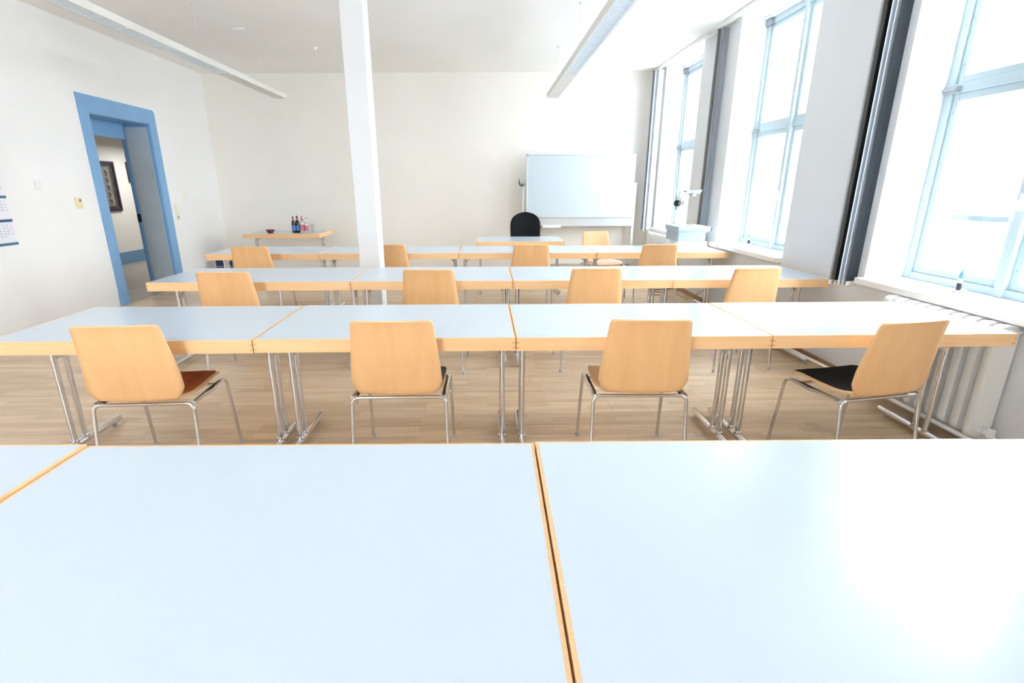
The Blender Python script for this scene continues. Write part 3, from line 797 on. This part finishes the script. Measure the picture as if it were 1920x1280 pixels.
# rounded backrest (front faces local +Y)
m = MB(); nz, nx = 14, 12; bk = []
def half(t):   # half width by height fraction
    return 0.252 * (1 - 0.05 * (1 - t)) * (1.0 if t < 0.55 else math.sqrt(max(0.0, 1 - ((t - 0.55) / 0.45) ** 2.6)))
for side in (0, 1):
    for j in range(nz + 1):
        t = 1 - (1 - j / nz) ** 1.6; w_ = max(half(t), 0.02); zz = 0.56 + t * 0.525
        for i in range(nx + 1):
            u = -1 + 2 * i / nx
            yb = -0.23 + 0.06 * u * u - 0.04 * t
            thk = 0.035 * math.sqrt(max(0.02, 1 - abs(u) ** 3)) * math.sqrt(max(0.05, 1 - abs(2 * t - 1) ** 4))
            m.v.append((u * w_, yb + (thk if side == 0 else -thk), zz))
C_ = nx + 1; nn = (nz + 1) * C_
for j in range(nz):
    for i in range(nx):
        a = j * C_ + i
        for o_, fl_ in ((0, 0), (nn, 1)):
            m.f.append([o_ + a, o_ + a + 1, o_ + a + C_ + 1, o_ + a + C_]); m.m.append(0); m.sm.append(True)
    for k in (0, nx):
        a = j * C_ + k; m.f.append([a, a + C_, nn + a + C_, nn + a]); m.m.append(0); m.sm.append(True)
for j in (0, nz):
    for i in range(nx):
        a = j * C_ + i; m.f.append([a, a + 1, nn + a + 1, nn + a]); m.m.append(0); m.sm.append(True)
m.obj('backrest', M_BLACK, sw)
poly = []
for k in range(24):
    a = 2 * PI * k / 24; c_, s_ = math.cos(a), math.sin(a)
    poly.append((0.255 * math.copysign(abs(c_) ** 0.5, c_), 0.02 + 0.235 * math.copysign(abs(s_) ** 0.5, s_)))
MB().prism(poly, 0.44, 0.51, sm=True).obj('seat', M_BLACK, sw, 0.012)
MB().box(-0.035, 0.035, -0.25, -0.20, 0.40, 0.70).box(-0.035, 0.035, -0.25, 0.05, 0.40, 0.425).obj('back_bracket', M_BLACKP, sw, 0.006)
MB().tube([(0, 0, 0.10), (0, 0, 0.26)], 0.028, 14).tube([(0, 0, 0.26), (0, 0, 0.43)], 0.016, 14).obj('gas_column', M_BLACKP, sw)
for k in range(5):
    a = 2 * PI * k / 5 + 0.3; c_, s_ = math.cos(a), math.sin(a)
    ar = MB().tube([(0.02 * c_, 0.02 * s_, 0.105), (0.28 * c_, 0.28 * s_, 0.07)], [0.024, 0.016], 10).obj('base_arm', M_BLACKP, sw)
    MB().tube([(0.28 * c_ - 0.022 * s_, 0.28 * s_ + 0.022 * c_, 0.027), (0.28 * c_ + 0.022 * s_, 0.28 * s_ - 0.022 * c_, 0.027)], 0.027, 14)\
        .tube([(0.28 * c_, 0.28 * s_, 0.03), (0.28 * c_, 0.28 * s_, 0.065)], 0.01, 8).obj('castor', M_BLACKP, ar)
for sx in (-1, 1):
    MB().tube(smooth_path([(sx * 0.24, 0.06, 0.45), (sx * 0.31, 0.06, 0.46), (sx * 0.31, 0.05, 0.66)]), 0.014, 10).box(sx * 0.31 - 0.03, sx * 0.31 + 0.03, -0.08, 0.14, 0.66, 0.69)\
        .obj('armrest', M_BLACKP, sw)

# ------------------------------------------------------------------ overhead projector on the last table
oh = empty('overhead_projector', (2.485, 6.60, 0.7505), 0, 'grey overhead projector with mirror head standing on the far table beside the window', 'projector')
MB().box(-0.175, 0.185, -0.225, 0.22, 0.0, 0.095).obj('base_box', M_WHITEP, oh, 0.006)
MB().box(-0.055, -0.047, -0.2275, -0.2245, 0.02, 0.085).box(0.055, 0.063, -0.2275, -0.2245, 0.02, 0.085).obj('slot', M_GREY, oh)
b = MB().prism([(-0.175, -0.225), (0.155, -0.225), (0.155, 0.22), (-0.175, 0.22)], 0.095, 0.205).obj('body', M_LGREY, oh, 0.004)
for (ya, zz) in ((-0.12, 0.165), (-0.12, 0.085)):
    m = MB()
    for k in range(4): m.box(-0.1775, -0.1745, ya, ya + 0.16, zz - 0.016 + k * 0.011, zz - 0.010 + k * 0.011)
    m.obj('vent', M_GREY, oh)
m = MB()
bt = [(-0.178, -0.228, 0.20), (0.165, -0.228, 0.20), (0.165, 0.225, 0.20), (-0.178, 0.225, 0.20)]
tp = [(-0.190, -0.240, 0.225), (0.205, -0.240, 0.225), (0.205, 0.235, 0.225), (-0.190, 0.235, 0.225)]
tt = [(-0.190, -0.240, 0.268), (0.205, -0.240, 0.268), (0.205, 0.235, 0.268), (-0.190, 0.235, 0.268)]
m._add(bt + tp + tt, [(0, 1, 2, 3)[::-1], (8, 9, 10, 11)] + [(i, (i + 1) % 4, 4 + (i + 1) % 4, 4 + i) for i in range(4)] + [(4 + i, 4 + (i + 1) % 4, 8 + (i + 1) % 4, 8 + i) for i in range(4)])
m.obj('stage', M_LGREY, oh, 0.004)
MB().box(-0.12, 0.16, -0.17, 0.19, 0.268, 0.272).obj('stage_glass', M_WHITEP, oh)
MB().box(0.205, 0.216, -0.22, -0.05, 0.235, 0.25).tube([(0.212, -0.215, 0.262), (0.224, -0.215, 0.25), (0.222, -0.215, 0.225), (0.21, -0.215, 0.215)], 0.006, 8).obj('latch', M_BLACKP, oh)
MB().tube([(-0.105, 0.08, 0.268), (-0.105, 0.08, 0.66)], 0.009, 12).obj('post', M_WHITEM, oh)
MB().box(-0.128, -0.075, 0.055, 0.105, 0.45, 0.60).box(-0.145, -0.10, 0.06, 0.10, 0.56, 0.63).obj('carriage', M_LGREY, oh, 0.005)
MB().tube([(-0.150, 0.03, 0.53), (-0.118, 0.05, 0.53)], 0.037, 18).tube([(-0.07, 0.05, 0.535), (-0.055, 0.045, 0.535)], 0.028, 16).obj('focus_knob', M_BLACKP, oh)
MB().tube([(-0.10, 0.08, 0.60), (-0.10, 0.07, 0.655), (-0.08, 0.04, 0.672), (-0.04, 0.0, 0.676)], 0.011, 10).tube([(-0.08, 0.05, 0.635), (0.03, 0.0, 0.628)], 0.008, 8).obj('arm', M_WHITEM, oh)
m = MB()
hd = [(-0.07, -0.06, 0.655), (0.09, -0.075, 0.640), (0.10, 0.06, 0.640), (-0.06, 0.05, 0.655)]
hu = [(-0.075, -0.065, 0.675), (0.115, -0.085, 0.69), (0.12, 0.07, 0.69), (-0.065, 0.055, 0.675)]
m._add(hd + hu, [(3, 2, 1, 0), (4, 5, 6, 7)] + [(i, (i + 1) % 4, 4 + (i + 1) % 4, 4 + i) for i in range(4)])
m.obj('mirror_head', M_LGREY, oh, 0.004)
MB().tube([(0.03, -0.01, 0.645), (0.03, -0.01, 0.615)], 0.035, 18).obj('lens', M_GREY, oh)
# transparency marker / small things on the stage
o = MB().tube([(2.44, 6.50, 1.0265), (2.53, 6.53, 1.0265)], 0.0045, 8).obj('marker_pen', M_BLACKP); tag(o, 'black pen lying on the overhead projector stage', 'pen')

# ------------------------------------------------------------------ bottles and bowl
def bottle(x, y, h, r, mats, label, style):
    b = empty('drink_bottle', (x, y, 0.7505), 0, label, 'bottle', 'bottles on the side table')
    prof = [(0, 0), (r * 0.9, 0), (r, 0.008), (r, h * 0.56), (r * 0.92, h * 0.64), (r * 0.45, h * 0.80), (r * 0.36, h * 0.93), (r * 0.36, h * 0.965), (0, h * 0.965)]
    MB().lathe(prof, n=16).obj('glass_body', mats[0], b)
    MB().lathe([(r + 0.0008, h * 0.14), (r + 0.0008, h * 0.46)], n=16).obj('paper_label', mats[1], b)
    MB().lathe([(r * 0.55, h * 0.74), (r * 0.42, h * 0.86)], n=16).obj('neck_label', mats[2], b)
    MB().lathe([(0, h), (r * 0.40, h), (r * 0.42, h * 0.945), (0, h * 0.945)], n=14).obj('cap', mats[3], b)
MBR = plain('brown_bottle_glass', (0.035, 0.014, 0.008), 0.12)
MCL = glass_mat('clear_bottle_plastic', (0.93, 0.95, 0.97), 0.12)
LBL = plain('blue_paper_label', (0.07, 0.26, 0.60), 0.6, noise=0.3, nscale=40)
LPK = plain('pink_paper_label', (0.75, 0.22, 0.26), 0.6, noise=0.4, nscale=45)
LPP = plain('copper_paper_label', (0.55, 0.26, 0.18), 0.6)
CPD = plain('dark_cap', (0.05, 0.05, 0.07), 0.4)
CPR = plain('rose_cap', (0.55, 0.16, 0.20), 0.4)
def sx_(px, Y): return (px - 912.5) / 985.38 * (Y * 0.9526 + 0.5 * 0.3038 )   # metres across at depth Y
for (x, y, hh, rr, mm, lab) in (
    (-3.185, 9.06, 0.262, 0.031, (MBR, LBL, LPP, CPD), 'brown bottle with a blue label, first from the bowl, on the side table'),
    (-3.118, 9.07, 0.262, 0.031, (MBR, LBL, LPP, CPD), 'brown bottle with a blue label, second from the bowl, beside clear bottles'),
    (-3.16, 9.17, 0.268, 0.031, (MBR, LBL, LPP, CPD), 'brown bottle standing behind the two front brown bottles'),
    (-3.047, 9.06, 0.258, 0.033, (MCL, LPK, LPK, CPR), 'clear bottle with a pink label touching the brown bottles'),
    (-3.07, 9.16, 0.262, 0.033, (MCL, LPK, LPK, CPR), 'clear bottle with a pink label standing behind the others'),
    (-2.975, 9.07, 0.243, 0.033, (MCL, LPK, M_WHITEP, CPR), 'clear bottle with a pale pink label, last in line away from the bowl')):
    bottle(x, y, hh, rr, mm, lab, 0)
gl = empty('drinking_glass', (-2.895, 9.12, 0.7505), 0, 'clear drinking glass beside the last bottle on the side table', 'glass')
MB().lathe([(0, 0), (0.026, 0), (0.031, 0.13), (0.029, 0.13), (0.024, 0.006), (0, 0.006)], n=18).obj('glass_wall', MCL, gl)
bw = MB().lathe([(0, 0), (0.035, 0), (0.045, 0.006), (0.078, 0.052), (0.073, 0.052), (0.040, 0.012), (0, 0.010)], n=28).obj('bowl', plain('dark_red_ceramic', (0.17, 0.022, 0.015), 0.3))
bw.location = (-3.575, 9.05, 0.7505); tag(bw, 'dark red bowl on the side table', 'bowl')

# blue crates under the side table
cr = empty('drinks_crate', (-4.36, 9.2, 0), 0, 'dark blue drinks crate with a white stripe, on the floor at the far wall', 'crate')
m = MB().box(-0.2, 0.2, -0.15, -0.135, 0, 0.31).box(-0.2, 0.2, 0.135, 0.15, 0, 0.31).box(-0.2, -0.185, -0.135, 0.135, 0, 0.31).box(0.185, 0.2, -0.135, 0.135, 0, 0.31).box(-0.185, 0.185, -0.135, 0.135, 0, 0.012)
m.obj('crate_shell', plain('navy_plastic', (0.012, 0.018, 0.10), 0.4), cr, 0.004)
MB().box(-0.02, 0.02, -0.1525, -0.15, 0.02, 0.29).obj('stripe', M_WHITEP, cr)
MB().box(-0.2, 0.2, -0.152, -0.15, 0.19, 0.2).obj('rim', M_GREY, cr)

# ------------------------------------------------------------------ left wall fittings
o = empty('thermostat', (XL, 6.50, 1.30), 0, 'beige room thermostat on the wall before the blue door frame', 'thermostat')
MB().box(0, 0.024, -0.042, 0.042, -0.062, 0.062).obj('case', M_BEIGE, o, 0.004)
MB().box(0.024, 0.026, -0.005, 0.030, 0.012, 0.042).obj('display', plain('lcd_grey', (0.22, 0.23, 0.19), 0.3), o)
o = empty('light_switch', (XL, 8.75, 1.33), 0, 'small cream light switch high beside the blue door frame', 'switch')
MB().box(0, 0.012, -0.042, 0.042, -0.042, 0.042).obj('plate', M_CREAM, o, 0.003)
MB().box(0.012, 0.017, -0.026, 0.026, -0.028, 0.028).obj('rocker', M_CREAM, o, 0.002)
o = empty('switch_panel', (XL, 8.50, 1.11), 0, 'tall cream switch and socket panel beside the blue door frame', 'switch')
MB().box(0, 0.012, -0.042, 0.042, -0.12, 0.12).obj('plate', M_CREAM, o, 0.003)
for zz in (0.075, 0.0): MB().box(0.012, 0.017, -0.026, 0.026, zz - 0.028, zz + 0.028).obj('rocker', M_CREAM, o, 0.002)
MB().lathe([(0, 0.0), (0.024, 0.0), (0.026, 0.006), (0, 0.006)], (0, 0, 0), 16).obj('socket', M_GREY, o)
k_ = [c for c in kids(o) if c.name.startswith('socket')][0]; k_.rotation_euler = (0, PI / 2, 0); k_.location = (0.012, 0, -0.078)
o = MB().box(0, 0.008, -0.05, 0.05, -0.05, 0.05).obj('blank_plate', plain('grey_white_cover', (0.80, 0.785, 0.77), 0.6), bevel=0.003)
o.location = (XL, 5.99, 1.49); tag(o, 'square off-white blank plate on the wall between calendar and thermostat', 'cover')

# three-month calendar
cal = empty('wall_calendar', (XL, 5.385, 0.92), 0, 'three-month wall calendar with dark blue bars on the wall', 'calendar')
M_PAPER = plain('calendar_paper', (0.80, 0.82, 0.88), 0.6)
M_NAVY = plain('calendar_navy_bar', (0.025, 0.075, 0.20), 0.5)
M_TEAL = plain('calendar_teal_bar', (0.05, 0.16, 0.25), 0.5)
M_INK = plain('calendar_ink', (0.10, 0.13, 0.22), 0.6)
M_RINK = plain('calendar_red_ink', (0.78, 0.25, 0.32), 0.6)
MB().box(0, 0.003, -0.165, 0.17, -0.005, 0.74).obj('backing', M_PAPER, cal)
txt = []
for k in range(3):
    zb = 0.02 + k * 0.225
    sh = MB().box(0.003, 0.0055, -0.158, 0.163, zb, zb + 0.205).obj('month_sheet', M_PAPER, cal)
    MB().box(0.0055, 0.0062, -0.165, 0.17, zb - 0.022, zb + 0.004).obj('colour_bar', M_TEAL if k != 1 else M_NAVY, cal)
    first_d = (3, 1, 5)[k]
    for col in range(7):
        nums = [str(d) for r_ in range(6) for d in [r_ * 7 + col + 1 - first_d + 1] if 1 <= d <= 31]
        cu = bpy.data.curves.new('date_numbers', 'FONT'); cu.body = '\n'.join(nums); cu.size = 0.026; cu.space_line = 1.05; cu.align_x = 'CENTER'
        t_ = bpy.data.objects.new('date_text', cu); COL.objects.link(t_); t_.parent = sh
        t_.rotation_euler = (PI / 2, 0, PI / 2); t_.location = (0.0062, -0.125 + col * 0.043, zb + 0.165)
        cu.materials.append(M_RINK if col == 6 else M_INK); cu.resolution_u = 1
        txt.append(t_)
bpy.context.view_layer.update()
dg = bpy.context.evaluated_depsgraph_get()
for t_ in txt:      # plain meshes, one per weekday column
    me = bpy.data.meshes.new_from_object(t_.evaluated_get(dg))
    n_ = bpy.data.objects.new('date_numbers', me); COL.objects.link(n_); n_.parent = t_.parent; n_.matrix_local = t_.matrix_local; n_['kind'] = 'stuff'
    bpy.data.objects.remove(t_)

# ------------------------------------------------------------------ window candles, cables
def candle(x, y, label):
    c = empty('candle_lamp', (x, y, WZ0 + 0.0005), 0, label, 'lamp', 'small candle lamps on the window sills')
    MB().lathe([(0, 0), (0.030, 0), (0.046, 0.010), (0.044, 0.013), (0.028, 0.006), (0, 0.006)], n=24).obj('saucer', M_WHITEP, c)
    MB().lathe([(0, 0.006), (0.0135, 0.006), (0.0135, 0.055), (0, 0.055)], n=16).obj('socket', plain('dark_violet_plastic', (0.03, 0.025, 0.045), 0.4), c)
    MB().lathe([(0.013, 0.055), (0.0125, 0.085), (0, 0.085)], n=16).obj('candle_sleeve', M_WHITEP, c)
    MB().lathe([(0.0125, 0.085), (0.0145, 0.10), (0.013, 0.115), (0.007, 0.135), (0.0, 0.142)], n=16).obj('bulb', plain('blue_bulb', (0.13, 0.33, 0.58), 0.25), c)
    MB().tube([(-0.03, 0.03, 0.004), (-0.05, 0.07, 0.003), (-0.02, 0.12, 0.003), (0.02, 0.16, 0.003)], 0.0025, 6).obj('cord', M_WHITEP, c)
candle(3.115, 3.36, 'small blue-tipped candle lamp on a white saucer, sill of the nearest window')
candle(3.165, 6.36, 'small blue-tipped candle lamp on the sill of the middle window')
o = MB().obox((0, 0, 0), (0.001, 0, 0), (0, 0.03, 0), (0, 0, 0.014)).obj('sticker', plain('salmon_sticker', (0.85, 0.45, 0.38), 0.6))
o.location = (2.8195, 6.42, 0.776); tag(o, 'small salmon-pink sticker on the front edge of the middle window sill', 'sticker')
pts = [(2.35, 7.42), (2.42, 7.35), (2.52, 7.34), (2.60, 7.42), (2.58, 7.52), (2.48, 7.58), (2.40, 7.66), (2.55, 7.75), (2.75, 7.80), (2.86, 7.86)]
o = MB().tube([(x_, y_, 0.006) for x_, y_ in pts], 0.005, 6).obj('power_cable', M_BLACKP); tag(o, 'dark power cable curling on the floor near the window wall', 'cable')
pts = [(2.55, 6.93, 0.752), (2.55, 6.95, 0.70), (2.54, 6.96, 0.5), (2.56, 6.98, 0.1), (2.66, 6.8, 0.05), (2.86, 6.6, 0.25)]
o = MB().tube(pts, 0.006, 8).obj('extension_cable', plain('olive_yellow_plastic', (0.45, 0.42, 0.08), 0.5)); tag(o, 'olive-yellow cable hanging from the far table to the window wall', 'cable')
# black hook with a chrome end on the near window wall, just past the second row
o = empty('wall_hook', (2.895, 2.52, 0.735), 0, 'black cord hook on the wall just past the end of the second table row', 'hook')
MB().tube([(0.0, 0.02, 0.0), (-0.05, 0.02, 0.006), (-0.10, 0.03, 0.0)], [0.010, 0.009, 0.007], 8).obj('arm', M_BLACKP, o)
MB().tube([(-0.10, 0.03, 0.0), (-0.135, 0.035, 0.012)], 0.008, 8).obj('tip', M_CHROME, o)

# ------------------------------------------------------------------ outside
struct('ground', MB().box(3.4, 120, -90, 120, -8.2, -8.0), M_GROUND)
bd = empty('building', (68, 73.7, -8), 0, 'pale flat-roofed building seen far outside the nearest window', 'building')
MB().box(0, 12, -3.3, 3.3, 0, 5.0).obj('wall', M_OUT, bd)
MB().box(-0.3, 12.3, -3.5, 3.5, 5.0, 5.7).obj('roof', plain('blue_grey_roof', (0.024, 0.038, 0.042), 0.8), bd)
for yy in (-3.1, -0.9, 1.0):
    w_ = MB().box(-0.03, 0.0, yy, yy + 0.8, 3.8, 4.7).obj('window', M_OUTW, bd)
    MB().box(-0.06, -0.03, yy + 0.36, yy + 0.44, 3.8, 4.7).obj('glazing_bar', M_WHITEP, w_)
